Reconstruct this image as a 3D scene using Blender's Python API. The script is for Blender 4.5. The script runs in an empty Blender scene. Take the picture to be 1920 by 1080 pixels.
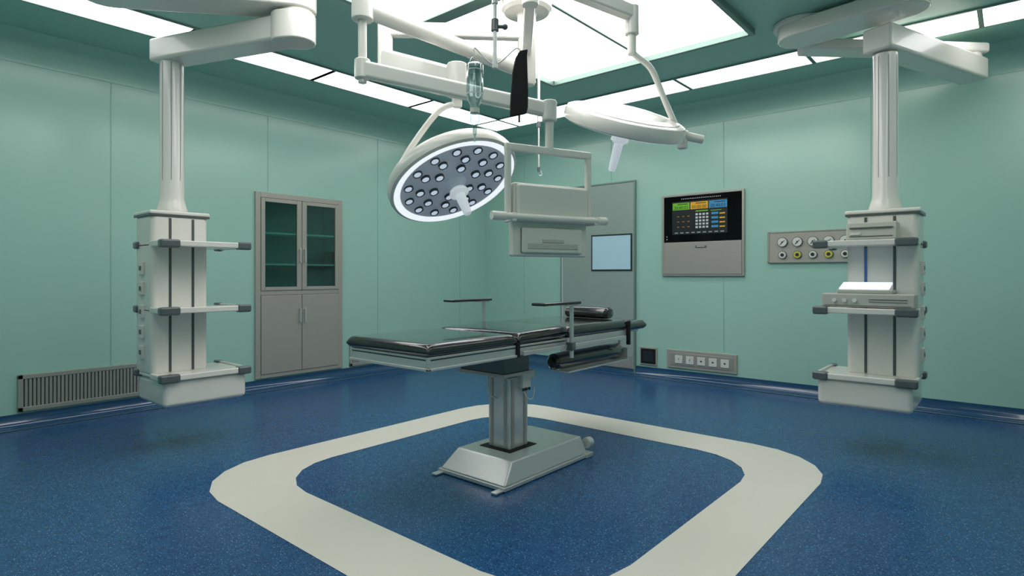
import bpy, bmesh, math
from mathutils import Vector, Matrix, Quaternion
sc = bpy.context.scene
sc.view_settings.view_transform = 'Standard'
COL = sc.collection

# ---------------------------------------------------------------- materials
def lin(c):
    c = c/255.0
    return c/12.92 if c <= 0.04045 else ((c+0.055)/1.055)**2.4
def rgb(r,g,b): return (lin(r),lin(g),lin(b),1)
def mat(name, col, rough=0.5, metal=0.0, emis=None, es=0.0, trans=0.0, coat=0.0, bump=0.0, bscale=20, var=0.0, spec=None, ior=None):
    m = bpy.data.materials.new(name); m.use_nodes = True
    nt = m.node_tree; b = nt.nodes['Principled BSDF']
    b.inputs['Base Color'].default_value = rgb(*col)
    b.inputs['Roughness'].default_value = rough
    b.inputs['Metallic'].default_value = metal
    b.inputs['Transmission Weight'].default_value = trans
    b.inputs['Coat Weight'].default_value = coat
    if spec is not None: b.inputs['Specular IOR Level'].default_value = spec
    if ior: b.inputs['IOR'].default_value = ior
    if emis:
        b.inputs['Emission Color'].default_value = rgb(*emis)
        b.inputs['Emission Strength'].default_value = es
    if bump or var:
        tc = nt.nodes.new('ShaderNodeTexCoord')
        nz = nt.nodes.new('ShaderNodeTexNoise'); nz.inputs['Scale'].default_value = bscale
        nz.inputs['Detail'].default_value = 3
        nt.links.new(tc.outputs['Object'], nz.inputs['Vector'])
        if bump:
            bp = nt.nodes.new('ShaderNodeBump'); bp.inputs['Strength'].default_value = bump
            bp.inputs['Distance'].default_value = 0.02
            nt.links.new(nz.outputs['Fac'], bp.inputs['Height'])
            nt.links.new(bp.outputs['Normal'], b.inputs['Normal'])
        if var:
            mx = nt.nodes.new('ShaderNodeMix'); mx.data_type='RGBA'
            c = rgb(*col)
            mx.inputs[6].default_value = tuple(x*(1-var) for x in c[:3])+(1,)
            mx.inputs[7].default_value = tuple(min(1,x*(1+var)) for x in c[:3])+(1,)
            nt.links.new(nz.outputs['Fac'], mx.inputs[0])
            nt.links.new(mx.outputs[2], b.inputs['Base Color'])
    return m
def glassmat(name, tint, base=0.06, edge=0.6):
    m=bpy.data.materials.new(name); m.use_nodes=True; nt=m.node_tree
    for n in list(nt.nodes): nt.nodes.remove(n)
    N=nt.nodes.new; L=nt.links.new
    out=N('ShaderNodeOutputMaterial'); tr=N('ShaderNodeBsdfTransparent'); tr.inputs[0].default_value=rgb(*tint)
    gl=N('ShaderNodeBsdfGlossy'); gl.inputs['Roughness'].default_value=.04
    lw=N('ShaderNodeLayerWeight'); lw.inputs[0].default_value=.35
    mr=N('ShaderNodeMapRange'); mr.inputs[3].default_value=base; mr.inputs[4].default_value=edge
    L(lw.outputs['Facing'],mr.inputs[0]); mx=N('ShaderNodeMixShader')
    L(mr.outputs[0],mx.inputs[0]); L(tr.outputs[0],mx.inputs[1]); L(gl.outputs[0],mx.inputs[2]); L(mx.outputs[0],out.inputs[0])
    return m

M_wall = mat('wall_teal', (164,205,191), 0.22, bump=0.07, bscale=1.1, var=0.04, spec=0.6)
M_ceil = mat('ceiling_teal', (152,196,184), 0.32, bump=0.03, bscale=1.5, var=0.03)
M_seam = mat('seam', (144,190,176), 0.4)
M_white = mat('white_enamel', (222,219,212), 0.26, coat=0.35, var=0.02, bscale=5)
M_white2 = mat('white_plastic', (216,214,206), 0.4, var=0.02, bscale=5)
M_grayp = mat('grey_bumper', (84,92,94), 0.28, coat=0.4)
M_dark = mat('dark_stripe', (78,84,84), 0.3)
M_steel = mat('brushed_steel', (214,214,213), 0.27, 0.45, bump=0.02, bscale=80, var=0.04)
M_steel2 = mat('satin_steel_panel', (176,171,165), 0.34, 0.4, bump=0.01, bscale=60, var=0.04)
M_cab = mat('cabinet_steel', (172,169,160), 0.34, 0.2, var=0.03, bscale=6)
M_black = mat('black_leather', (34,33,34), 0.2, coat=0.8, bump=0.08, bscale=25)
M_blackm = mat('black_matte', (8,8,9), 0.75)
M_blackg = mat('black_glass', (6,7,8), 0.1, spec=.2)
M_tint = mat('cabinet_interior', (108,168,165), 0.5)
M_shelf = mat('cabinet_shelf', (190,240,234), 0.4)
M_light = mat('light_diffuser', (245,248,245), 0.5, emis=(255,253,251), es=4.2)
M_alu = mat('aluminium_trim', (128,150,142), 0.35, 0.4)
M_div = mat('panel_divider', (96,128,118), 0.5)
M_lampface = mat('lamp_face', (182,190,198), 0.35, 0.0, emis=(170,185,200), es=.17)  # faint emission brightens the face, standing in for LED spill
M_lampring = mat('lamp_glow_ring', (240,243,245), 0.4, emis=(240,245,250), es=0.85)
M_lens = mat('lamp_lens', (225,232,240), 0.08, 0.0, emis=(220,235,255), es=0.5)
M_lensrim = mat('lamp_lens_rim', (78,86,92), 0.15, 0.4)
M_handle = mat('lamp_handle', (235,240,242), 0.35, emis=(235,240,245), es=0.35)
M_door = mat('door_panel', (156,172,165), 0.3, 0.1, var=0.03, bscale=3)
M_pane = mat('door_pane', (160,192,204), 0.25, emis=(160,196,210), es=0.2)
M_frame = mat('dark_frame', (36,44,46), 0.35)
M_glass = glassmat('clear_glass', (216,228,228), .20, .9)
M_glassdoor = glassmat('cabinet_glass', (196,222,218), .05, .4)
M_dev = mat('device_case', (184,184,175), 0.4, var=0.02)
M_devd = mat('device_shadow_slot', (96,100,95), 0.5)
M_tablet = mat('device_screen', (240,244,250), 0.2, emis=(236,242,255), es=0.8)
M_blue = mat('slot_glow_blue', (60,90,140), 0.3, emis=(50,95,170), es=0.15)  # bluish screen glow painted as a weak emissive colour
M_yel = mat('outlet_yellow', (205,200,80), 0.4)
M_socket = mat('socket_white', (218,220,212), 0.35)
M_louver = mat('vent_grey', (160,160,152), 0.4, 0.2)
M_ventd = mat('vent_dark', (90,95,91), 0.6)
M_groove = mat('column_groove', (150,152,146), 0.4)

def floor_mat():
    m = bpy.data.materials.new('vinyl_floor_blue'); m.use_nodes=True
    nt=m.node_tree; b=nt.nodes['Principled BSDF']; N=nt.nodes.new; L=nt.links.new
    tc=N('ShaderNodeTexCoord')
    big=N('ShaderNodeTexNoise'); big.inputs['Scale'].default_value=14; big.inputs['Detail'].default_value=8; big.inputs['Roughness'].default_value=.65
    L(tc.outputs['Object'],big.inputs['Vector'])
    r0=N('ShaderNodeValToRGB'); r0.color_ramp.elements[0].position=.3; r0.color_ramp.elements[0].color=rgb(25,68,112)
    r0.color_ramp.elements[1].position=.72; r0.color_ramp.elements[1].color=rgb(34,86,132)
    L(big.outputs['Fac'],r0.inputs[0])
    prev=r0.outputs[0]
    for sc_,th,gt,colr in ((80,.24,.6,(17,50,90)),(62,.13,.72,(112,150,180)),(95,.17,.66,(80,124,162)),(150,.22,.6,(66,110,150))):
        mp=N('ShaderNodeMapping'); mp.inputs['Rotation'].default_value=(0,0,sc_*.1); mp.inputs['Scale'].default_value=(1,.6,1)
        L(tc.outputs['Object'],mp.inputs['Vector'])
        v=N('ShaderNodeTexVoronoi'); v.inputs['Scale'].default_value=sc_; v.voronoi_dimensions='2D'
        L(mp.outputs[0],v.inputs['Vector'])
        lt=N('ShaderNodeMath'); lt.operation='LESS_THAN'; lt.inputs[1].default_value=th
        L(v.outputs['Distance'],lt.inputs[0])
        sp=N('ShaderNodeSeparateColor'); L(v.outputs['Color'],sp.inputs[0])
        g=N('ShaderNodeMath'); g.operation='GREATER_THAN'; g.inputs[1].default_value=gt
        L(sp.outputs[0],g.inputs[0])
        mu=N('ShaderNodeMath'); mu.operation='MULTIPLY'; L(lt.outputs[0],mu.inputs[0]); L(g.outputs[0],mu.inputs[1])
        mx=N('ShaderNodeMix'); mx.data_type='RGBA'; L(mu.outputs[0],mx.inputs[0]); L(prev,mx.inputs[6]); mx.inputs[7].default_value=rgb(*colr)
        prev=mx.outputs[2]
    L(prev,b.inputs['Base Color'])
    b.inputs['Roughness'].default_value=.24
    b.inputs['Specular IOR Level'].default_value=.28
    return m
M_floor=floor_mat()
M_ring = mat('vinyl_floor_cream', (220,215,204), 0.28, var=0.03, bscale=3, spec=.35)

# ---------------------------------------------------------------- helpers
def group(name, loc=(0,0,0)):
    e = bpy.data.objects.new(name, None); e.empty_display_size=.1
    e.location = loc; COL.objects.link(e); return e
def attach(o, parent):
    if parent:
        o.parent = parent
        o.matrix_parent_inverse = Matrix.Translation(parent.location).inverted()
class MB:
    def __init__(s, name, m, parent=None, bevel=0, seg=3):
        s.name=name; s.m=m; s.parent=parent; s.bevel=bevel; s.seg=seg; s.bm=bmesh.new()
    def box(s, lo, hi, mtx=None):
        x0,y0,z0=[min(a,b) for a,b in zip(lo,hi)]; x1,y1,z1=[max(a,b) for a,b in zip(lo,hi)]
        v=[Vector(p) for p in ((x0,y0,z0),(x1,y0,z0),(x1,y1,z0),(x0,y1,z0),(x0,y0,z1),(x1,y0,z1),(x1,y1,z1),(x0,y1,z1))]
        return s.hexa(v,mtx)
    def hexa(s,v,mtx=None):
        if mtx: v=[mtx@Vector(p) for p in v]
        bv=[s.bm.verts.new(p) for p in v]
        for f in ((3,2,1,0),(4,5,6,7),(0,1,5,4),(1,2,6,5),(2,3,7,6),(3,0,4,7)):
            s.bm.faces.new([bv[i] for i in f])
        return s
    def beam(s,p1,p2,w,h1,h2=None,up=Vector((0,0,1))):
        p1=Vector(p1);p2=Vector(p2);d=(p2-p1).normalized();sd=d.cross(up).normalized();u=sd.cross(d)
        h2=h2 or h1; v=[]
        for k in (-1,1):
            for (p,sg,h) in ((p1,-1,h1),(p2,-1,h2),(p2,1,h2),(p1,1,h1)):
                v.append(p-sd*sg*w/2+u*k*h/2)
        return s.hexa(v)
    def cyl(s,p1,p2,r,r2=None,seg=24):
        r2=r if r2 is None else r2
        return s.lathe([(0,0),(r,0),(r2,1),(0,1)],p1,p2,seg)
    def lathe(s,prof,p1,p2,seg=32,unit=False):
        p1=Vector(p1);p2=Vector(p2);d=p2-p1;L=1.0 if unit else d.length;d.normalize()
        q=d.to_track_quat('Z','Y'); rings=[]
        for r,t in prof:
            c=p1+d*t*L
            if r<=1e-6: rings.append([s.bm.verts.new(c)])
            else: rings.append([s.bm.verts.new(c+q@Vector((r*math.cos(2*math.pi*i/seg),r*math.sin(2*math.pi*i/seg),0))) for i in range(seg)])
        for a,b in zip(rings,rings[1:]):
            for i in range(seg):
                j=(i+1)%seg
                try:
                    if len(a)==1 and len(b)==1: continue
                    if len(a)==1: s.bm.faces.new((a[0],b[j],b[i])[::-1])
                    elif len(b)==1: s.bm.faces.new((a[i],a[j],b[0]))
                    else: s.bm.faces.new((a[i],a[j],b[j],b[i]))
                except ValueError: pass
        return s
    def sphere(s,c,r,sx=1,sy=1,sz=1):
        bmesh.ops.create_uvsphere(s.bm,u_segments=20,v_segments=12,radius=r,matrix=Matrix.Translation(c)@Matrix.Diagonal((sx,sy,sz,1)))
        return s
    def prism(s,poly,z0,z1):
        a=[s.bm.verts.new((x,y,z0)) for x,y in poly]; b=[s.bm.verts.new((x,y,z1)) for x,y in poly]
        s.bm.faces.new(a[::-1]); s.bm.faces.new(b)
        n=len(poly)
        for i in range(n): s.bm.faces.new((a[i],a[(i+1)%n],b[(i+1)%n],b[i]))
        return s
    def quad(s,*p):
        s.bm.faces.new([s.bm.verts.new(q) for q in p]); return s
    def done(s):
        bmesh.ops.recalc_face_normals(s.bm,faces=s.bm.faces)
        me=bpy.data.meshes.new(s.name); s.bm.to_mesh(me); s.bm.free()
        me.materials.append(s.m)
        for p in me.polygons: p.use_smooth=True
        o=bpy.data.objects.new(s.name,me); COL.objects.link(o)
        if s.bevel:
            b=o.modifiers.new('bevel','BEVEL'); b.width=s.bevel; b.segments=s.seg; b.limit_method='ANGLE'; b.angle_limit=math.radians(40); b.harden_normals=True
        else:
            me.set_sharp_from_angle(angle=math.radians(35))
        attach(o,s.parent); return o
def tube(name,pts,r,m,parent,smooth=True):
    cu=bpy.data.curves.new(name,'CURVE'); cu.dimensions='3D'; cu.bevel_depth=r; cu.bevel_resolution=5; cu.use_fill_caps=True; cu.resolution_u=10
    sp=cu.splines.new('NURBS' if smooth else 'POLY'); sp.points.add(len(pts)-1)
    for i,p in enumerate(pts): sp.points[i].co=(*p,1)
    if smooth: sp.order_u=min(4,len(pts)); sp.use_endpoint_u=True
    cu.materials.append(m)
    o=bpy.data.objects.new(name,cu); COL.objects.link(o); attach(o,parent); return o
def text(name,body,size,m,parent,loc,mrot):
    cu=bpy.data.curves.new(name,'FONT'); cu.body=body; cu.size=size; cu.align_x='CENTER'; cu.align_y='CENTER'; cu.extrude=.0006
    cu.materials.append(m)
    o=bpy.data.objects.new(name,cu); o.matrix_basis=Matrix.Translation(loc)@mrot; COL.objects.link(o); attach(o,parent); return o

# ---------------------------------------------------------------- room shell
X0,X1,Y0,Y1,ZC = -0.65,6.35,-1.30,5.95,3.08
MB('floor',M_floor).box((X0,Y0,-.08),(X1,Y1,0)).done()
MB('ceiling',M_ceil).box((X0,Y0,ZC),(X1,Y1,ZC+.1)).done()
T=.12
hx0,hx1,hz0,hz1 = 2.93,3.86,1.02,2.0
w=MB('wall_left',M_wall)
w.box((X0-T,Y1,-.08),(hx0,Y1+T,ZC+.1)).box((hx1,Y1,-.08),(X1+T,Y1+T,ZC+.1))
w.box((hx0,Y1,-.08),(hx1,Y1+T,hz0)).box((hx0,Y1,hz1),(hx1,Y1+T,ZC+.1)).done()
MB('wall_right',M_wall).box((X1,Y0-T,-.08),(X1+T,Y1,ZC+.1)).done()
MB('wall_back',M_wall).box((X0-T,Y0-T,-.08),(X1,Y0,ZC+.1)).done()
MB('wall_rear',M_wall).box((X0-T,Y0,-.08),(X0,Y1,ZC+.1)).done()

def profile_side(name,m,side,prof):
    b=MB(name,m)
    def P(e,i,z):
        if side=='left':  return ((X0+i) if e==0 else (X1-i), Y1-i, z)
        if side=='right': return (X1-i, (Y0+i) if e==0 else (Y1-i), z)
        if side=='back':  return ((X0+i) if e==0 else (X1-i), Y0+i, z)
        return (X0+i,(Y0+i) if e==0 else (Y1-i), z)
    a=[b.bm.verts.new(P(0,i,z)) for i,z in prof]; c=[b.bm.verts.new(P(1,i,z)) for i,z in prof]
    for k in range(len(prof)-1): b.bm.faces.new((a[k],a[k+1],c[k+1],c[k]))
    return b.done()
cv=.21
cprof=[(0.001,ZC-cv-.004),(0.006,ZC-cv-.004)]+[(cv-(cv-.006)*math.cos(t*math.pi/16),ZC-cv+(cv-.001)*math.sin(t*math.pi/16)) for t in range(9)]
bprof=[(0.001,.105),(.008,.105),(.008,.085)]+[(.008+.075*(1-math.cos(t*math.pi/12)),.085-.082*math.sin(t*math.pi/12)) for t in range(1,7)]+[(.12,.003)]
M_base=mat('coved_base_blue',(34,74,112),0.14,coat=.6)
M_strip=mat('base_strip',(150,175,175),0.2,.4)
for i,sd in enumerate(('left','right','back','rear')):
    profile_side('trim_%d'%(i+1),M_wall,sd,cprof)
    profile_side('baseboard_'+sd,M_base,sd,bprof)
    profile_side('trim_%d'%(i+5),M_strip,sd,[(.116,.0035),(.116,.006),(.128,.006),(.128,.0035)])
# wall panel seams
sm=MB('trim_9',M_seam)
for x in (.2,1.61,3.02,4.42,5.83):
    if abs(x-3.02)<.1: sm.box((x-.004,Y1-.003,2.08),(x+.004,Y1+.001,2.86))
    else: sm.box((x-.004,Y1-.003,.11),(x+.004,Y1+.001,2.86))
for y in (-.4,1.01,2.394,3.8,5.2):
    if abs(y-2.394)<.1: sm.box((X1-.003,y-.004,2.14),(X1+.001,y+.004,2.86)); sm.box((X1-.003,y-.004,.36),(X1+.001,y+.004,1.17))
    elif abs(y-1.01)<.1: sm.box((X1-.003,y-.004,1.65),(X1+.001,y+.004,2.86)); sm.box((X1-.003,y-.004,.11),(X1+.001,y+.004,1.3))
    elif abs(y-3.8)<.1: sm.box((X1-.003,y-.004,2.36),(X1+.001,y+.004,2.86))
    else: sm.box((X1-.003,y-.004,.11),(X1+.001,y+.004,2.86))
sm.done()

# ceiling light strips
def light_panel(parent,x0,y0,x1,y1,name='diffuser'):
    MB(name,M_light,parent).box((x0,y0,ZC-.006),(x1,y1,ZC+.001)).done()
g=group('ceiling_light_strip',(2.9,5,ZC))
sx0,sx1,sy0,sy1 = 0.0,5.68,-.45,5.13; wd=.39
dv=MB('dividers',M_div,g)
xs=[0.0+wd,.64,1.84,3.04,4.24,sx1-wd]
for a,b in zip(xs,xs[1:]):
    light_panel(g,a+.016,sy1-wd,b-.016,sy1); light_panel(g,a+.016,sy0,b-.016,sy0+wd)
    for q in (a,b): dv.box((q-.016,sy1-wd,ZC-.012),(q+.016,sy1,ZC+.001)).box((q-.016,sy0,ZC-.012),(q+.016,sy0+wd,ZC+.001))
ysn=[sy0,.18,1.335,2.47,3.61,4.74,sy1]
for a,b in zip(ysn,ysn[1:]):
    light_panel(g,sx1-wd+.016,a+.016,sx1,b-.016); light_panel(g,sx0,a+.016,sx0+wd-.016,b-.016)
    if a>sy0: dv.box((sx1-wd,a-.016,ZC-.012),(sx1,a+.016,ZC+.001)).box((sx0,a-.016,ZC-.012),(sx0+wd,a+.016,ZC+.001))
dv.done()
f=MB('frame',M_alu,g)
for (a,b,c,d) in ((sx0-.02,sy1,sx1+.02,sy1+.02),(sx0-.02,sy0-.02,sx1+.02,sy0),(sx0-.02,sy0,sx0,sy1),(sx1,sy0,sx1+.02,sy1),
                  (sx0+wd,sy1-wd-.02,sx1-wd,sy1-wd),(sx0+wd,sy0+wd,sx1-wd,sy0+wd+.02),(sx0+wd,sy0+wd,sx0+wd+.02,sy1-wd),(sx1-wd-.02,sy0+wd,sx1-wd,sy1-wd)):
    f.box((a,b,ZC-.012),(c,d,ZC+.001))
f.done()
# main laminar-flow light panel
g=group('laminar_flow_ceiling_panel',(2.95,2.43,ZC))
px0,px1,py0,py1=1.30,4.58,1.54,3.38
for (a,b) in ((px0,2.86),(2.98,px1)):
    for (c,d) in ((py0,2.42),(2.44,py1)):
        light_panel(g,a,c,b,d)
f=MB('frame',M_alu,g,bevel=.004,seg=2)
f.box((px0-.04,py0-.04,ZC-.05),(px1+.04,py0-.005,ZC+.001)).box((px0-.04,py1+.005,ZC-.05),(px1+.04,py1+.04,ZC+.001))
f.box((px0-.04,py0,ZC-.05),(px0-.005,py1,ZC+.001)).box((px1+.005,py0,ZC-.05),(px1+.04,py1,ZC+.001))
f.box((2.86,py0,ZC-.02),(2.98,py1,ZC+.001)).box((px0,2.418,ZC-.015),(px1,2.442,ZC+.001)).done()

# floor ring
def rrect(x0,y0,x1,y1,r,n=5):
    p=[]
    for cx,cy,a0 in ((x1-r,y1-r,0),(x0+r,y1-r,90),(x0+r,y0+r,180),(x1-r,y0+r,270)):
        for k in range(n+1):
            a=math.radians(a0+90*k/n); p.append((cx+r*math.cos(a),cy+r*math.sin(a)))
    return p
o1=rrect(1.35,.84,4.27,3.76,.56); i1=rrect(1.72,1.20,3.88,3.40,.44)
b=MB('floor_marking_ring',M_ring); n=len(o1)
vo=[b.bm.verts.new((x,y,.002)) for x,y in o1]; vi=[b.bm.verts.new((x,y,.002)) for x,y in i1]
for k in range(n):
    b.bm.faces.new((vo[k],vo[(k+1)%n],vi[(k+1)%n],vi[k]))
b.done()

# ---------------------------------------------------------------- door
g=group('door_1',(X1,4.0,1.1))
MB('door_panel',M_door,g,bevel=.004).box((X1-.03,3.47,.06),(X1-.002,4.53,2.32)).done()
MB('door_frame',M_alu,g,bevel=.003).box((X1-.036,4.53,.0),(X1,4.55,2.34)).box((X1-.036,3.45,.0),(X1,3.47,2.34)).box((X1-.036,3.47,2.32),(X1,4.53,2.34)).done()
MB('window_frame',M_frame,g,bevel=.004).box((X1-.038,3.49,1.245),(X1-.031,4.07,1.70)).done()
MB('window_pane',M_pane,g).box((X1-.042,3.51,1.265),(X1-.037,4.05,1.68)).done()
MB('kick_plate',M_steel2,g).box((X1-.036,3.49,.07),(X1-.029,4.51,.22)).done()
MB('edge_strip',M_steel,g,bevel=.002).box((X1-.04,4.505,.1),(X1-.03,4.53,1.45)).done()

# ---------------------------------------------------------------- cabinet
g=group('instrument_cabinet',(3.39,Y1,1.1))
cx0,cx1,cz0,cz1=2.876,3.906,.12,2.06; yf=Y1-.025
MB('frame',M_cab,g,bevel=.004).box((cx0,yf,cz0),(cx0+.055,Y1,cz1)).box((cx1-.055,yf,cz0),(cx1,Y1,cz1)).box((cx0+.055,yf,cz1-.055),(cx1-.055,Y1,cz1)).box((cx0+.055,yf,cz0),(cx1-.055,Y1,cz0+.04)).box((cx0+.055,yf,.985),(cx1-.055,Y1,1.03)).done()
d=MB('lower_doors',M_cab,g,bevel=.004)
d.box((cx0+.058,yf-.008,cz0+.043),(3.388,Y1-.001,.982)).box((3.394,yf-.008,cz0+.043),(cx1-.058,Y1-.001,.982)).done()
d=MB('upper_doors',M_cab,g,bevel=.004)
for a,b_ in ((cx0+.058,3.388),(3.394,cx1-.058)):
    s1=.042; s2=.055
    l,r=(s1,s2) if a<3.2 else (s2,s1)
    d.box((a,yf-.008,1.033),(a+l,Y1-.001,cz1-.058)).box((b_-r,yf-.008,1.033),(b_,Y1-.001,cz1-.058))
    d.box((a+l,yf-.008,1.033),(b_-r,Y1-.001,1.07)).box((a+l,yf-.008,cz1-.098),(b_-r,Y1-.001,cz1-.058))
    MB('glass',M_glassdoor,g).box((a+l,yf+.004,1.07),(b_-r,yf+.008,cz1-.098)).done()
d.done()
MB('interior',M_tint,g).quad((hx0,Y1+.3,hz0),(hx1,Y1+.3,hz0),(hx1,Y1+.3,hz1),(hx0,Y1+.3,hz1)).quad((hx0,Y1,hz0),(hx0,Y1+.3,hz0),(hx0,Y1+.3,hz1),(hx0,Y1,hz1)).quad((hx1,Y1,hz0),(hx1,Y1+.3,hz0),(hx1,Y1+.3,hz1),(hx1,Y1,hz1)).quad((hx0,Y1,hz0),(hx1,Y1,hz0),(hx1,Y1+.3,hz0),(hx0,Y1+.3,hz0)).quad((hx0,Y1,hz1),(hx1,Y1,hz1),(hx1,Y1+.3,hz1),(hx0,Y1+.3,hz1)).done()
MB('shelves',M_shelf,g).box((hx0+.002,Y1-.005,1.30),(hx1-.002,Y1+.29,1.318)).box((hx0+.002,Y1-.005,1.63),(hx1-.002,Y1+.29,1.648)).done()
h=MB('handles',M_steel,g,bevel=.003)
for xx in (3.362,3.42):
    for z0,z1 in ((1.33,1.49),(.68,.84)):
        h.box((xx-.008,yf-.04,z0),(xx+.008,yf-.028,z1)).box((xx-.006,yf-.03,z0+.01),(xx+.006,yf-.006,z0+.025)).box((xx-.006,yf-.03,z1-.025),(xx+.006,yf-.006,z1-.01))
h.done()

# ---------------------------------------------------------------- vents
def vent(x0,x1):
    g=group('wall_vent',((x0+x1)/2,Y1,.26)); z0,z1=.12,.41
    MB('frame',M_louver,g,bevel=.004).box((x0,Y1-.022,z0),(x0+.035,Y1,z1)).box((x1-.035,Y1-.022,z0),(x1,Y1,z1)).box((x0,Y1-.022,z0),(x1,Y1,z0+.035)).box((x0,Y1-.022,z1-.035),(x1,Y1,z1)).done()
    MB('back',M_ventd,g).box((x0+.03,Y1-.004,z0+.03),(x1-.03,Y1-.001,z1-.03)).done()
    l=MB('louvers',M_louver,g); n=int((x1-x0-.07)/.026)
    for k in range(n):
        x=x0+.045+k*.026
        l.box((x,Y1-.018,z0+.033),(x+.017,Y1-.004,z1-.033))
    l.done()
vent(.98,1.86); vent(4.01,4.85)

# ---------------------------------------------------------------- control panel on right wall
RW=Matrix(((0,0,-1,0),(-1,0,0,0),(0,1,0,0),(0,0,0,1)))
g=group('wall_control_panel',(X1,2.635,1.65))
MB('steel_frame',M_steel2,g,bevel=.004).box((X1-.03,2.165,1.185),(X1,2.19,2.115)).box((X1-.03,3.08,1.185),(X1,3.105,2.115)).box((X1-.03,2.19,2.09),(X1,3.08,2.115)).box((X1-.03,2.19,1.185),(X1,3.08,1.205)).done()
MB('screen_glass',M_blackg,g).box((X1-.024,2.19,1.572),(X1-.001,3.08,2.09)).done()
MB('lower_drawer',M_steel2,g,bevel=.006).box((X1-.036,2.19,1.205),(X1-.001,3.08,1.568)).done()
MB('drawer_pull',M_devd,g,bevel=.003).box((X1-.042,2.57,1.50),(X1-.035,2.70,1.525)).done()
MB('drawer_pull_plate',M_steel,g,bevel=.002).box((X1-.045,2.59,1.508),(X1-.041,2.68,1.519)).done()
def em(name,c,e=.5): return mat(name,c,.4,emis=c,es=e)
UIg=em('ui_green',(105,170,45),.2); UIy=em('ui_amber',(210,160,35),.2); UIb=em('ui_blue',(50,130,175),.2); UIw=em('ui_white',(190,195,195),.15); UId=em('ui_dark',(12,18,22),.2); UIt=mat('ui_text',(10,20,12),.5); UIo=em('ui_orange',(130,90,40),.2)
def ui(name,m,y0,y1,z0,z1,lay=1):
    return MB(name,m,g).box((X1-.0245-.0012*lay,y0,z0),(X1-.024,y1,z1)).done()
ui('ui_back',UId,2.345,2.98,1.655,2.03,1)
for k,(m,t) in enumerate(((UIg,'20:40:03'),(UIy,'00:00:00'),(UIb,'20:40:03'))):
    y1=2.972-k*.212; y0=y1-.2
    ui('ui_clock_block_%d'%k,m,y0,y1,1.935,2.015,2)
    text('ui_clock_text_%d'%k,t,.05,UIt,g,(X1-.0272,(y0+y1)/2,1.958),RW)
    ui('ui_clock_bar_%d'%k,UIt,y0+.02,y1-.06,1.995,2.003,3)
tick=MB('title_marks',UIw,g)
for k in range(22): tick.box((X1-.0255,2.42+k*.021,2.054),(X1-.024,2.42+k*.021+.009,2.063))
tick.done()
bt=MB('ui_buttons_white',UIw,g)
for r in range(5):
    for c in range(4):
        bt.box((X1-.0268,2.555+c*.040,1.72+r*.036),(X1-.024,2.555+c*.040+.026,1.72+r*.036+.022))
bt.done()
bl=MB('ui_buttons_bottom',M_door,g)
for k in range(9): bl.box((X1-.0268,2.38+k*.066,1.668),(X1-.024,2.38+k*.066+.04,1.680))
bl.done()
b2=MB('ui_icons_orange',UIo,g)
for r in range(3):
    for c in range(3):
        b2.box((X1-.0268,2.77+c*.062,1.735+r*.06),(X1-.024,2.77+c*.062+.026,1.735+r*.06+.012)); 
b2.done()
b2=MB('ui_icons_yellow',UIy,g)
for r in range(4): b2.box((X1-.0268,2.37,1.72+r*.048),(X1-.024,2.43,1.72+r*.048+.014))
b2.done()
b2=MB('ui_icons_blue',UIb,g)
for r in range(4): b2.box((X1-.0268,2.445,1.72+r*.048),(X1-.024,2.52,1.72+r*.048+.024))
b2.done()
b2=MB('ui_icons_green',UIg,g); b2.box((X1-.0268,2.56,1.905),(X1-.024,2.70,1.918)); b2.box((X1-.0268,2.41,1.905),(X1-.024,2.53,1.912)); b2.done()
ld=MB('indicator_dots',UIw,g)
for k in range(2): ld.box((X1-.026,3.04,1.60+k*.03),(X1-.024,3.05,1.61+k*.03))
ld.done()

# ---------------------------------------------------------------- gas panel
g=group('medical_gas_panel',(X1,1.46,1.48))
MB('plate',M_cab,g,bevel=.006).box((X1-.025,1.0,1.325),(X1,1.925,1.635)).done()
MB('plate_lip',M_louver,g,bevel=.003).box((X1-.03,1.0,1.625),(X1,1.925,1.64)).box((X1-.03,1.0,1.32),(X1,1.925,1.335)).box((X1-.03,1.91,1.32),(X1,1.93,1.64)).done()
ga=MB('gauge_rims',M_devd,g); gf=MB('gauge_faces',M_socket,g); gn=MB('gauge_needles',M_frame,g); oa=MB('outlet_rings',M_devd,g); ow=MB('outlet_white',M_socket,g); oy=MB('outlet_yellow',M_yel,g); oc=MB('outlet_cores',M_frame,g)
for k in range(6):
    y=1.781-k*.141
    ga.cyl((X1-.025,y,1.53),(X1-.045,y,1.53),.049); gf.cyl((X1-.044,y,1.53),(X1-.047,y,1.53),.043)
    gn.hexa([(X1-.05,y+.022,1.508),(X1-.05,y+.016,1.504),(X1-.05,y-.022,1.545),(X1-.05,y-.02,1.549),(X1-.047,y+.022,1.508),(X1-.047,y+.016,1.504),(X1-.047,y-.022,1.545),(X1-.047,y-.02,1.549)])
    gn.cyl((X1-.047,y,1.53),(X1-.052,y,1.53),.007)
    oa.cyl((X1-.025,y,1.40),(X1-.04,y,1.40),.040); (oy if k in(1,3) else ow).cyl((X1-.04,y,1.40),(X1-.046,y,1.40),.034); oc.cyl((X1-.046,y,1.40),(X1-.05,y,1.40),.017)
for q in (ga,gf,gn,oa,ow,oy,oc): q.done()

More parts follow.
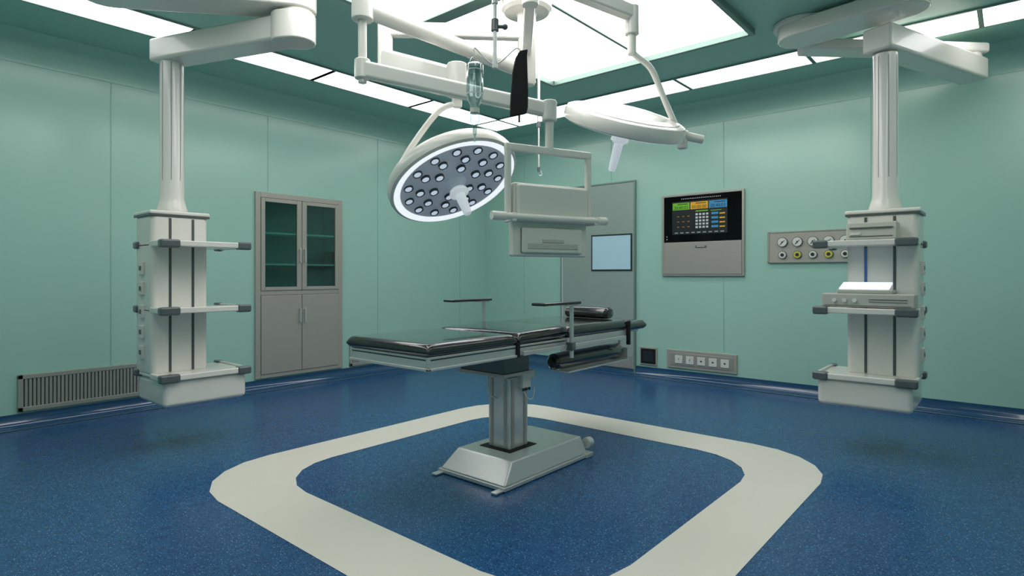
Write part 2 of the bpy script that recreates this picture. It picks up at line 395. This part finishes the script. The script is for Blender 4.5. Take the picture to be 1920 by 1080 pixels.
# socket strip and floor-level box
g=group('wall_socket_panel',(X1,2.64,.235))
MB('plate',M_cab,g,bevel=.006).box((X1-.02,2.245,.13),(X1,3.046,.34)).done()
MB('inner_plate',M_louver,g,bevel=.004).box((X1-.026,2.285,.165),(X1-.018,3.006,.305)).done()
so=MB('sockets',M_socket,g,bevel=.003); sd_=MB('socket_holes',M_frame,g)
for k in range(5):
    y=2.37+k*.132; so.box((X1-.036,y-.045,.19),(X1-.025,y+.045,.28))
    if k in (0,1,2): sd_.box((X1-.0375,y-.01,.228),(X1-.0355,y+.01,.244))
    else: sd_.box((X1-.0375,y-.003,.225),(X1-.0355,y+.003,.25))
so.done(); sd_.done()
g=group('floor_level_outlet_box',(X1,3.285,.235))
MB('frame',M_cab,g,bevel=.004).box((X1-.02,3.174,.13),(X1,3.397,.34)).done()
MB('black_face',M_blackm,g).box((X1-.024,3.19,.147),(X1-.019,3.38,.323)).done()
MB('inner_label',M_frame,g).box((X1-.027,3.22,.175),(X1-.023,3.35,.295)).done()

# ---------------------------------------------------------------- ceiling pendants
def pendant(org,A,B,bw,mirror):
    A=Vector(A);B=Vector(B);O=Vector(org)
    def P(a,b,z): return tuple(O+A*a+B*b+Vector((0,0,z)))
    g=group('medical_ceiling_pendant',P(.2,.37,0)[:2]+(1.2,))
    b0,b1=.21,.52
    MB('column_body',M_white,g,bevel=.035,seg=4).box(P(0.0,b0,.50),P(bw,b1,1.62)).done()
    MB('top_cap',M_white,g,bevel=.012).box(P(-.012,b0-.012,1.612),P(bw+.012,b1+.012,1.64)).done()
    MB('top_cap_line',M_dark,g).box(P(-.008,b0-.009,1.602),P(bw+.008,b1+.008,1.612)).done()
    st=MB('rail_slots',M_dark,g)
    for f in (.32,.72):
        a=bw*f; st.box(P(a-.008,b0-.004,.53),P(a+.008,b0+.002,1.59))
    for f in (.3,.7):
        b=b0+(b1-b0)*f; st.box(P(bw-.002,b-.007,.53),P(bw+.004,b+.007,1.59))
    st.done()
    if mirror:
        a=bw*.72; MB('blue_slot_glow',M_blue,g).box(P(a-.008,b0-.006,1.15),P(a+.008,b0-.003,1.38)).done()  # emissive strip imitates the tablet's bluish glow on the slot; no indicator lamp
    so=MB('side_sockets',M_white2,g,bevel=.004); sh=MB('side_socket_holes',M_devd,g)
    for z in (.62,.76,.9,1.06,1.2):
        so.box(P(-.016,b0+.12,z),P(.002,b0+.20,z+.09)); sh.box(P(-.018,b0+.14,z+.03),P(-.014,b0+.18,z+.06))
    so.done(); sh.done()
    MB('base_box',M_white,g,bevel=.03,seg=4).box(P(0.01,0.01,.32),P(.555,.50,.50)).done()
    sw,sdp=.56,.50
    for i,z in enumerate((.50,.945,1.392)):
        MB('shelf_%d'%i,M_white,g,bevel=.008).box(P(0,0,z),P(sw,sdp,z+.022)).box(P(.06,-.012,z-.004),P(sw-.05,.012,z+.036)).box(P(sw-.012,.05,z-.004),P(sw+.012,sdp-.04,z+.036)).box(P(-.012,.05,z-.004),P(.012,.2,z+.036)).done()
        bp=MB('shelf_bumpers_%d'%i,M_grayp,g,bevel=.014,seg=4)
        bp.box(P(-.02,-.022,z-.014),P(.105,.04,z+.042))
        bp.box(P(-.02,sdp-.06,z-.012),P(.03,sdp+.015,z+.04))
        bp.box(P(sw-.075,-.022,z-.014),P(sw+.02,.045,z+.042)).box(P(sw-.03,sdp-.06,z-.012),P(sw+.02,sdp+.015,z+.04)).done()
    c=P(bw/2,(b0+b1)/2,0)
    cc=Vector(c)
    MB('tube_column',M_white,g).lathe([(0,1.64),(.10,1.64),(.10,1.66),(.088,1.70),(.078,1.74),(.076,2.72),(0,2.72)],cc,cc+Vector((0,0,1)),40,unit=True).done()
    gr=MB('column_grooves',M_groove,g)
    for k in range(8):
        R_=Matrix.Translation((cc.x,cc.y,0))@Matrix.Rotation(math.radians(22.5+45*k),4,'Z')
        gr.box((.0745,-.003,1.76),(.0775,.003,2.70),R_)
    gr.done()
    return g,cc
def arm(name,g,p1,p2,w1,w2,z0,z1,m=M_white,taper=0.0):
    p1=Vector((*p1,0));p2=Vector((*p2,0));d=(p2-p1).normalized();ang=math.atan2(d.y,d.x);poly=[]
    for k in range(9):
        a=ang+math.pi/2+math.pi*k/8; poly.append((p1.x+w1*math.cos(a),p1.y+w1*math.sin(a)))
    for k in range(9):
        a=ang-math.pi/2+math.pi*k/8; poly.append((p2.x+w2*math.cos(a),p2.y+w2*math.sin(a)))
    return MB(name,m,g,bevel=.012).prism(poly,z0,z1).done()
def sqarm(name,g,p1,p2,w,z0,z1,e1,e2):
    p1=Vector((*p1,0));p2=Vector((*p2,0));d=(p2-p1).normalized();s=Vector((-d.y,d.x,0))
    a=p1-d*e1; b=p2+d*e2
    poly=[tuple((a+s*w)[:2]),tuple((a-s*w)[:2]),tuple((b-s*w)[:2]),tuple((b+s*w)[:2])]
    return MB(name,M_white,g,bevel=.022,seg=4).prism(poly,z0,z1).done()
g,cc=pendant((1.427,4.21,0),(1,0,0),(0,1,0),.369,False)
LP=(cc.x,cc.y)
sqarm('lower_arm',g,LP,(1.99,3.53),.10,2.71,2.87,.11,-.05)
arm('lower_arm_end',g,(1.95,3.58),(1.99,3.53),.105,.115,2.70,2.885)
MB('elbow_joint',M_white,g).cyl((1.99,3.53,2.86),(1.99,3.53,2.91),.1).done()
arm('upper_arm',g,(1.99,3.53),(1.12,4.25),.12,.14,2.90,3.02)
MB('ceiling_mount',M_white,g,bevel=.01).cyl((1.12,4.25,3.0),(1.12,4.25,ZC-.001),.2).done()

g,cc=pendant((4.40,.465,0),(0,1,0),(1,0,0),.415,True)
RP=(cc.x,cc.y)
sqarm('lower_arm',g,RP,(5.85,.27),.10,2.73,2.90,.11,.1)
MB('elbow_joint',M_white,g).cyl((5.85,.27,2.88),(5.85,.27,2.93),.09).done()
sqarm('upper_arm',g,(5.85,.27),(4.95,1.20),.10,2.92,3.0,.1,.05)
arm('ceiling_cover',g,(4.72,1.20),(4.62,.55),.16,.15,2.94,3.05)
MB('ceiling_mount',M_white,g,bevel=.01).cyl((4.75,1.2,3.04),(4.75,1.2,ZC-.001),.2).done()
# devices (on the right pendant's shelves)
def PR(a,b,z): return (4.40+b,.465+a,z)
d=group('patient_monitor_module',PR(.24,.1,1.43))
MB('case',M_dev,d,bevel=.008).hexa([PR(.10,.03,1.43),PR(.385,.03,1.43),PR(.385,.19,1.43),PR(.10,.19,1.43),PR(.10,.05,1.545),PR(.385,.05,1.545),PR(.385,.19,1.545),PR(.10,.19,1.545)]).done()
MB('slot',M_devd,d).box(PR(.12,.031,1.505),PR(.365,.05,1.512)).box(PR(.12,.029,1.45),PR(.365,.04,1.455)).done()
MB('badge',M_socket,d).box(PR(.30,.028,1.462),PR(.36,.04,1.478)).done()
d=group('anesthesia_display_unit',PR(.27,.1,.983))
MB('case',M_dev,d,bevel=.01).box(PR(.0,.015,.983),PR(.53,.19,1.075)).done()
MB('front_slots',M_devd,d).box(PR(.04,.012,1.035),PR(.25,.02,1.04)).box(PR(.04,.012,1.02),PR(.25,.02,1.023)).box(PR(.02,.012,.995),PR(.51,.02,.998)).done()
kb=MB('knobs',M_socket,d)
for k in range(3): kb.cyl(PR(.33+k*.06,.016,1.03),PR(.33+k*.06,-.002,1.03),.013)
kb.done()
MB('upper_case',M_dev,d,bevel=.006).box(PR(.12,.04,1.075),PR(.44,.19,1.10)).done()
MB('sloped_screen',M_tablet,d,bevel=.003).hexa([PR(.14,.04,1.102),PR(.43,.04,1.102),PR(.43,.19,1.135),PR(.14,.19,1.135),PR(.14,.04,1.108),PR(.43,.04,1.108),PR(.43,.19,1.150),PR(.14,.19,1.150)]).done()

# ---------------------------------------------------------------- operating table
g=group('operating_table',(2.8,2.42,0))
TY0,TY1=2.11,2.75
MB('base_shell',M_steel,g,bevel=.010).hexa([(2.43,2.13,.025),(3.26,2.13,.025),(3.26,2.65,.025),(2.43,2.65,.025),(2.54,2.17,.135),(3.24,2.17,.135),(3.24,2.61,.135),(2.54,2.61,.135)]).done()
MB('base_skirt',M_steel,g,bevel=.003).box((2.42,2.12,.004),(3.27,2.66,.025)).done()
MB('base_feet',M_steel,g,bevel=.004).box((2.36,2.13,.002),(2.46,2.17,.014)).box((2.36,2.61,.002),(2.46,2.65,.014)).box((3.22,2.11,.002),(3.30,2.17,.03)).done()
MB('pedal',M_steel,g,bevel=.004).cyl((3.27,2.15,.085),(3.32,2.15,.085),.035).cyl((3.27,2.5,.06),(3.32,2.5,.06),.03).done()
MB('column_boot',M_blackm,g,bevel=.003).box((2.65,2.28,.13),(2.91,2.53,.139)).done()
MB('column_lower',M_steel,g,bevel=.006).box((2.69,2.32,.135),(2.87,2.49,.57)).done()
MB('column_guides',M_steel2,g,bevel=.002).box((2.71,2.314,.15),(2.735,2.321,.56)).box((2.825,2.314,.15),(2.85,2.321,.56)).box((2.684,2.34,.15),(2.691,2.36,.56)).box((2.684,2.45,.15),(2.691,2.47,.56)).done()
MB('column_upper',M_white,g,bevel=.006).box((2.78,2.33,.56),(2.87,2.46,.74)).done()
MB('drive_housing',M_grayp,g,bevel=.006).box((2.53,2.22,.625),(2.76,2.58,.742)).done()
MB('drive_plate',M_steel2,g,bevel=.004).box((2.52,2.21,.605),(2.77,2.59,.625)).done()
MB('handset_dock',M_white2,g,bevel=.006).box((2.78,2.285,.50),(2.86,2.325,.60)).box((2.86,2.30,.55),(2.92,2.36,.60)).done()
dk=MB('dock_plugs',M_frame,g)
for k in range(3): dk.cyl((2.79+k*.028,2.29,.50),(2.79+k*.028,2.29,.485),.008)
dk.done()
tube('control_cable',[(2.79,2.29,.49),(2.79,2.26,.42),(2.85,2.25,.40),(2.87,2.27,.5)],.004,M_white2,g)
tube('power_cable',[(2.68,2.44,.60),(2.60,2.44,.56),(2.61,2.44,.46),(2.69,2.42,.44)],.005,M_white2,g)
fr=MB('table_frames',M_steel,g,bevel=.004)
secs=[(1.86,2.505),(2.53,2.985),(3.0,3.74)]
for (a,b_) in secs:
    fr.box((a,TY0,.745),(b_,TY0+.018,.80)).box((a,TY1-.018,.745),(b_,TY1,.80)).box((a,TY0+.018,.745),(a+.018,TY1-.018,.80)).box((b_-.018,TY0+.018,.745),(b_,TY1-.018,.80)).box((a,TY0,.795),(b_,TY1,.806))
fr.box((1.852,TY0-.010,.738),(2.505,TY0+.012,.752)).box((1.852,TY0-.01,.738),(1.870,TY1,.752))
fr.box((3.76,2.16,.775),(4.0,2.70,.79)).done()
MB('frame_shadow_gap',M_frame,g).box((1.875,TY0-.002,.788),(2.50,TY0+.004,.794)).box((1.858,TY0+.02,.788),(1.864,TY1-.02,.794)).box((2.54,TY0-.002,.788),(2.98,TY0+.004,.794)).done()
MB('side_rails',M_steel,g,bevel=.003).box((2.54,TY0-.03,.745),(3.68,TY0-.02,.77)).box((2.54,TY1+.02,.745),(3.68,TY1+.03,.77)).box((2.6,TY0-.02,.75),(2.62,TY0,.765)).box((3.6,TY0-.02,.75),(3.62,TY0,.765)).box((3.3,TY0-.02,.75),(3.32,TY0,.765)).done()
def cushion(name,x0,x1,z0,z1,dz=0,ins=0,crown=.008):
    """padded cushion: gridded block with crowned top and rolled edges"""
    b=MB(name,M_black,g); y0,y1=TY0-.014+ins,TY1+.014-ins
    nx=max(10,int((x1-x0)/.03)); ny=20; r=.03; 
    def edge(t,L):
        d=min(t,L-t); 
        return 1.0 if d>=r else math.sqrt(max(0,1-(1-d/r)**2))
    def samples(L,n):
        core=[r+(L-2*r)*i/n for i in range(n+1)]
        e=[r*(1-math.cos(k*math.pi/12)) for k in range(6)]
        return e+core+[L-q for q in reversed(e)]
    sx=samples(x1-x0,nx); sy=samples(y1-y0,ny); H=z1-z0; zm=z0+H*.42
    top=[];bot=[]
    for tx in sx:
        rt=[];rb=[]
        for ty in sy:
            f=edge(tx,x1-x0)*edge(ty,y1-y0)
            u=2*tx/(x1-x0)-1; v=2*ty/(y1-y0)-1
            base=dz*tx/(x1-x0)
            rt.append(b.bm.verts.new((x0+tx,y0+ty,zm+base+(z1-zm)*f+crown*(1-u**4)*(1-v**4)*f)))
            rb.append(b.bm.verts.new((x0+tx,y0+ty,zm+base*.5-(zm-z0)*f)))
        top.append(rt);bot.append(rb)
    for i in range(len(sx)-1):
        for j in range(len(sy)-1):
            b.bm.faces.new((top[i][j],top[i+1][j],top[i+1][j+1],top[i][j+1]))
            b.bm.faces.new((bot[i][j],bot[i][j+1],bot[i+1][j+1],bot[i+1][j]))
    bmesh.ops.remove_doubles(b.bm,verts=b.bm.verts,dist=.0004)
    return b.done()
cushion('leg_cushion',1.843,2.500,.806,.866)
cushion('seat_cushion',2.512,2.985,.806,.868,.016)
cushion('back_cushion',2.997,3.745,.806,.876)
cushion('head_cushion',3.757,4.035,.792,.852,.004,.01)
MB('side_clamps',M_blackm,g,bevel=.004).box((3.72,TY0-.03,.70),(3.745,TY0-.005,.87)).box((2.503,TY0-.012,.735),(2.53,TY0+.03,.82)).done()
for nm,yy,s in (('near',TY0-.05,1),('far',TY1+.05,-1)):
    MB('arm_board_post_'+nm,M_steel,g).cyl((2.975,yy,.69),(2.975,yy,1.02),.013).done()
    MB('arm_board_clamp_'+nm,M_grayp,g,bevel=.003).box((2.955,yy-.018 if s>0 else yy-.028,.735),(2.995,yy+.028 if s>0 else yy+.018,.785)).done()
    MB('arm_board_'+nm,M_black,g,bevel=.006).box((2.64,yy-.05,1.02),(3.01,yy+.05,1.038)).done()
    MB('arm_board_plate_'+nm,M_steel,g).box((2.90,yy-.03,1.012),(3.0,yy+.03,1.021)).done()
# padded roll slung under head side
MB('leg_roll',M_black,g).lathe([(0,2.96),(.035,2.962),(.052,2.98),(.056,3.1),(.054,3.3),(.056,3.5),(.056,3.74),(.046,3.765),(0,3.768)],(0,2.2,.650),(1,2.2,.650),28,unit=True).done()
MB('roll_end_disc',M_steel,g).cyl((3.768,2.2,.650),(3.775,2.2,.650),.035).cyl((3.775,2.2,.650),(3.785,2.2,.650),.012).done()
MB('roll_support',M_steel,g,bevel=.003).box((3.05,2.13,.578),(3.80,2.27,.589)).box((3.785,2.13,.589),(3.80,2.27,.67)).box((3.785,2.19,.65),(3.80,2.21,.795)).done()
# pillow
pl=group('head_pillow',(3.70,2.38,.88))
b=MB('cushion_roll',M_black,pl)
prof=[(0,-.18),(.035,-.178),(.048,-.165),(.053,-.1),(.054,0),(.053,.1),(.048,.165),(.035,.178),(0,.18)]
b.lathe(prof,(0,0,0),(0,1,0),24,unit=True)
for v in b.bm.verts:
    v.co.x*=1.5; v.co.z*=.9; v.co+=Vector((3.66,2.38,.921))
    if v.co.z<.884: v.co.z=.884
b.done()

# ---------------------------------------------------------------- surgical lamps on a shared ceiling mount
CX,CY=3.08,2.50
def lamp_head(g,center,n,R,hl=1.0):
    C=Vector(center); n=Vector(n).normalized(); up=-n
    q=up.to_track_quat('Z','Y'); s=R/.37
    def Lp(x,y,z): return C+q@Vector((x*s,y*s,z*s))
    P2=C+up
    def lt(name,m,prof,seg=64): return MB(name,m,g).lathe([(r*s,z*s) for r,z in prof],C,P2,seg,unit=True).done()
    lt('housing',M_white,[(.335,-.03),(.352,-.034),(.366,-.026),(.37,-.01),(.370,.022),(.358,.046),(.335,.056),(.322,.054),(.318,.060),(.27,.072),(.265,.070),(.18,.086),(.08,.092),(0,.093)])
    lt('glow_ring',M_lampring,[(.312,-.022),(.314,-.030),(.335,-.034),(.350,-.035),(.352,-.030)])
    lt('lamp_face',M_lampface,[(.313,-.026),(.2,-.018),(0,-.016)])
    ln=MB('lenses',M_lens,g); rm=MB('lens_rims',M_lensrim,g)
    for rr,cnt,ph in ((.125,6,.2),(.20,10,0),(.270,14,.1)):
        for k in range(cnt):
            a=2*math.pi*k/cnt+ph; x,y=rr*math.cos(a),rr*math.sin(a)
            rm.cyl(Lp(x,y,-.014),Lp(x,y,-.033),.027*s,.026*s,18)
            ln.cyl(Lp(x+.004,y+.002,-.0325),Lp(x+.004,y+.002,-.035),.020*s,.018*s,14)
    ln.done(); rm.done()
    lt('hub',M_lampface,[(0,-.015),(.065,-.016),(.065,-.03),(.045,-.05),(.045,-.075),(0,-.076)],32)
    h0=.075
    lt('sterile_handle',M_handle,[(0,-h0),(.046,-h0),(.054,-h0-.015*hl),(.054,-h0-.025*hl),(.028,-h0-.037*hl),(.028,-h0-.075*hl),(.022,-h0-.155*hl),(.018,-h0-.16*hl),(0,-h0-.161*hl)],32)
    return Lp
g=group('surgical_light',(CX,CY,ZC))
MB('ceiling_flange',M_white,g).lathe([(0,ZC-.001),(.17,ZC-.001),(.17,2.985),(.15,2.965),(.07,2.955),(.062,2.93),(.062,2.50),(.05,2.48),(0,2.48)],(CX,CY,0),(CX,CY,1),40,unit=True).done()
# lamp A
J=(2.418,3.174)
MB('extension_arm',M_white,g,bevel=.012).beam((CX,CY,2.83),(J[0],J[1],2.83),.07,.09).done()
MB('elbow_post',M_white,g,bevel=.006).cyl((J[0],J[1],2.57),(J[0],J[1],2.89),.05).done()
pa=Vector((2.309,2.378,2.30))
MB('spring_arm',M_white,g,bevel=.02,seg=4).beam((J[0],J[1],2.62),(pa.x,pa.y,pa.z),.09,.15,.12).done()
MB('spring_arm_end',M_white,g,bevel=.008).cyl((pa.x,pa.y,2.20),(pa.x,pa.y,2.385),.058).cyl((pa.x,pa.y,2.14),(pa.x,pa.y,2.22),.028).done()
cA=Vector((2.295,2.394,1.735))
nA=Vector((-.04,-.53,-.85)).normalized()
lamp_head(g,cA,nA,.375)
tube('yoke_tube',[(2.309,2.378,2.16),(2.27,2.42,2.155),(2.235,2.462,2.12),(2.18,2.52,2.01),(2.13,2.58,1.90),(2.095,2.635,1.79),(2.085,2.66,1.70),(2.10,2.65,1.66)],.017,M_white,g)
# lamp B
J2=(2.42,1.94)
MB('extension_arm_b',M_white,g,bevel=.012).beam((CX,CY,2.70),(J2[0],J2[1],2.70),.06,.08).done()
MB('elbow_post_b',M_white,g,bevel=.006).cyl((J2[0],J2[1],2.62),(J2[0],J2[1],2.84),.045).done()
pb=Vector((3.126,1.729,2.76))
MB('spring_arm_b',M_white,g,bevel=.016,seg=4).beam((J2[0],J2[1],2.80),(pb.x,pb.y,pb.z),.07,.10,.085).done()
MB('spring_arm_end_b',M_white,g,bevel=.006).cyl((pb.x,pb.y,2.63),(pb.x,pb.y,2.80),.042).cyl((pb.x,pb.y,2.51),(pb.x,pb.y,2.64),.026).done()
tube('yoke_tube_b',[(3.126,1.729,2.53),(3.15,1.71,2.50),(3.207,1.665,2.47),(3.25,1.64,2.40),(3.30,1.61,2.27),(3.36,1.578,2.144),(3.405,1.555,2.06),(3.41,1.55,2.03)],.018,M_white,g)
cB=Vector((3.184,1.815,2.13)); nB=Vector((.185,.40,-.895)).normalized()
lamp_head(g,cB,nB,.375,1.4)
m_=Vector((.623,-.73,-.28)); m_=(m_-nB*m_.dot(nB)).normalized()
e=cB+m_*.36
MB('side_grip',M_white,g).cyl(e-m_*.03,e+m_*.13,.026).cyl(e+m_*.0,e+m_*.03,.034).done()
MB('yoke_block',M_white,g,bevel=.006).box((e.x-.03,e.y-.03,e.z-.085),(e.x+.02,e.y+.02,e.z+.02)).done()

# ceiling-hung monitor (viewed from the back)
g=group('ceiling_mounted_monitor',(2.245,1.683,1.5))
PA=(1.785,2.53)
MB('extension_arm',M_white,g,bevel=.0).cyl((CX,CY,2.563),(PA[0],PA[1],2.563),.044).done()
MB('elbow_cap',M_white,g,bevel=.008).cyl((PA[0],PA[1],2.50),(PA[0],PA[1],2.62),.054).done()
MB('drop_post',M_white,g).cyl((PA[0],PA[1],2.18),(PA[0],PA[1],2.52),.022).done()
MB('drop_post_cap',M_white,g,bevel=.006).cyl((PA[0],PA[1],2.20),(PA[0],PA[1],2.30),.04).done()
MB('spring_arm',M_white,g,bevel=.016,seg=4).beam((PA[0],PA[1],2.25),(2.245,1.683,1.985),.06,.085,.07).done()
MB('arm_end',M_white,g,bevel=.008).cyl((2.245,1.683,1.93),(2.245,1.683,2.03),.036).done()
MB('hanger_post',M_white,g).cyl((2.245,1.683,1.785),(2.245,1.683,1.95),.02).done()
MM=Matrix.Translation((2.245,1.683,0))@Matrix.Rotation(math.radians(-20.5),4,'Z')
MB('yoke_frame',M_white,g,bevel=.008).box((-.24,-.016,1.77),(.24,.016,1.805),MM).box((-.24,-.014,1.44),(-.212,.014,1.79),MM).box((.212,-.014,1.44),(.24,.014,1.79),MM).done()
MB('screen_case',M_white2,g,bevel=.01).box((-.205,-.02,1.285),(.205,.035,1.625),MM).done()
MB('rear_cover',M_white2,g,bevel=.012).box((-.195,-.045,1.445),(.195,-.015,1.615),MM).box((-.17,-.035,1.30),(.17,-.015,1.42),MM).done()
MB('rear_recess',M_dev,g,bevel=.003).box((-.14,-.039,1.32),(.14,-.034,1.345),MM).box((-.06,-.04,1.35),(.06,-.034,1.365),MM).done()
MB('front_screen',M_blackg,g).box((-.19,.0352,1.30),(.19,.037,1.61),MM).done()
hb=MB('grip_bar',M_white,g)
p1=MM@Vector((-.32,-.06,1.462)); p2=MM@Vector((.27,-.06,1.462)); hb.cyl(p1,p2,.015)
dd=(p2-p1).normalized(); hb.cyl(p1-dd*.02,p1+dd*.05,.02); hb.cyl(p2-dd*.03,p2+dd*.02,.02); hb.done()
MB('grip_brackets',M_white,g,bevel=.004).box((-.24,-.07,1.44),(-.215,.014,1.48),MM).box((.215,-.07,1.44),(.24,.014,1.48),MM).done()

# ---------------------------------------------------------------- IV hangers
g=group('ceiling_iv_pole',(1.928,1.746,2.6))
MB('pole',M_steel,g).cyl((1.928,1.746,2.40),(1.928,1.746,ZC-.001),.014).cyl((1.928,1.746,2.13),(1.928,1.746,2.42),.009).done()
MB('collar',M_grayp,g).cyl((1.928,1.746,2.28),(1.928,1.746,2.33),.017).cyl((1.928,1.746,2.30),(1.955,1.72,2.30),.008).sphere((1.96,1.715,2.30),.013).done()
MB('rail_mount',M_white,g,bevel=.004).box((1.87,1.70,3.04),(1.99,1.79,ZC-.001)).done()
tube('hook_arm',[(1.866,1.806,2.165),(1.862,1.818,2.20),(1.875,1.822,2.215),(1.888,1.80,2.185),(1.91,1.762,2.135),(1.928,1.746,2.13),(1.95,1.73,2.145),(1.985,1.70,2.19),(2.0,1.68,2.215),(2.008,1.662,2.20),(1.998,1.664,2.175)],.003,M_steel,g)
MB('hub',M_steel,g).cyl((1.928,1.746,2.115),(1.928,1.746,2.145),.012).done()
g=group('iv_bottle',(1.87,1.80,2.0))
bx,by=1.868,1.812
MB('glass_bottle',M_glass,g).lathe([(0,2.135),(.030,2.134),(.038,2.125),(.038,2.0),(.032,1.972),(.021,1.952),(.019,1.935),(0,1.934)],(bx,by,0),(bx,by,1),28,unit=True).done()
MB('bottle_cap',M_white2,g).cyl((bx,by,1.915),(bx,by,1.936),.021).done()
MB('drip_chamber',M_glass,g).lathe([(0,1.914),(.022,1.913),(.022,1.88),(.010,1.86),(.008,1.82),(0,1.82)],(bx,by,0),(bx,by,1),20,unit=True).done()
MB('fill_line',M_socket,g).lathe([(.0385,1.975+.02),(.0388,1.995),(.0388,2.0),(.0385,2.0)],(bx,by,0),(bx,by,1),28,unit=True).lathe([(.0385,2.10),(.0388,2.10),(.0388,2.104),(.0385,2.104)],(bx,by,0),(bx,by,1),28,unit=True).done()
MB('drip_spike',M_steel,g).cyl((bx,by,1.79),(bx,by,1.822),.004).done()
tube('bottle_bail',[(bx-.034,by,2.10),(bx-.034,by,2.15),(bx,by,2.175),(bx+.034,by,2.15),(bx+.034,by,2.10)],.002,M_steel,g)
g=group('black_cuff_bag',(1.998,1.664,2.04))
RB=Matrix.Translation((1.998,1.664,0))@Matrix.Rotation(math.radians(-42),4,'Z')
b=MB('bag',M_blackm,g,bevel=.006)
secz=[(2.195,.018,.020),(2.165,.026,.008),(2.10,.034,.002),(2.0,.039,0),(1.93,.040,-.002),(1.905,.037,-.006)]
prev=None
for z,hw,off in secz:
    ring=[b.bm.verts.new(RB@Vector((x+off,y,z+.25*x))) for x,y in ((-hw,-.012),(hw,-.012),(hw,.012),(-hw,.012))]
    if prev:
        for i in range(4): b.bm.faces.new((prev[i],prev[(i+1)%4],ring[(i+1)%4],ring[i]))
    else: b.bm.faces.new(ring)
    prev=ring
b.bm.faces.new(prev[::-1]); b.done()
MB('bag_nozzle',M_dark,g).cyl((1.998,1.664,1.875),(1.998,1.664,1.91),.005).done()
g=group('telescopic_iv_hanger',(4.187,3.20,2.6))
hx,hy=4.187,3.258
MB('pole',M_steel,g).cyl((hx,hy,2.55),(hx,hy,ZC-.008),.013).cyl((hx,hy,2.14),(hx,hy,2.56),.008).done()
MB('collar',M_grayp,g).cyl((hx,hy,2.53),(hx,hy,2.58),.018).cyl((hx,hy,2.13),(hx,hy,2.17),.014).done()
tube('hook',[(hx,hy,2.15),(hx+.03,hy-.03,2.12),(hx+.02,hy-.02,2.08),(hx,hy,2.10)],.004,M_steel,g)

# ---------------------------------------------------------------- world + camera
wd_=bpy.data.worlds.new('World'); sc.world=wd_; wd_.use_nodes=True
wd_.node_tree.nodes['Background'].inputs[0].default_value=(.5,.6,.58,1); wd_.node_tree.nodes['Background'].inputs[1].default_value=.2
cam=bpy.data.cameras.new('camera'); co=bpy.data.objects.new('camera',cam); COL.objects.link(co)
cam.sensor_width=36; cam.lens=1100/1920*36; cam.shift_y=-25/1920; cam.clip_start=.02
co.location=(0,0,1.2); co.rotation_euler=(math.radians(90),0,math.radians(40.5-90))
sc.camera=co
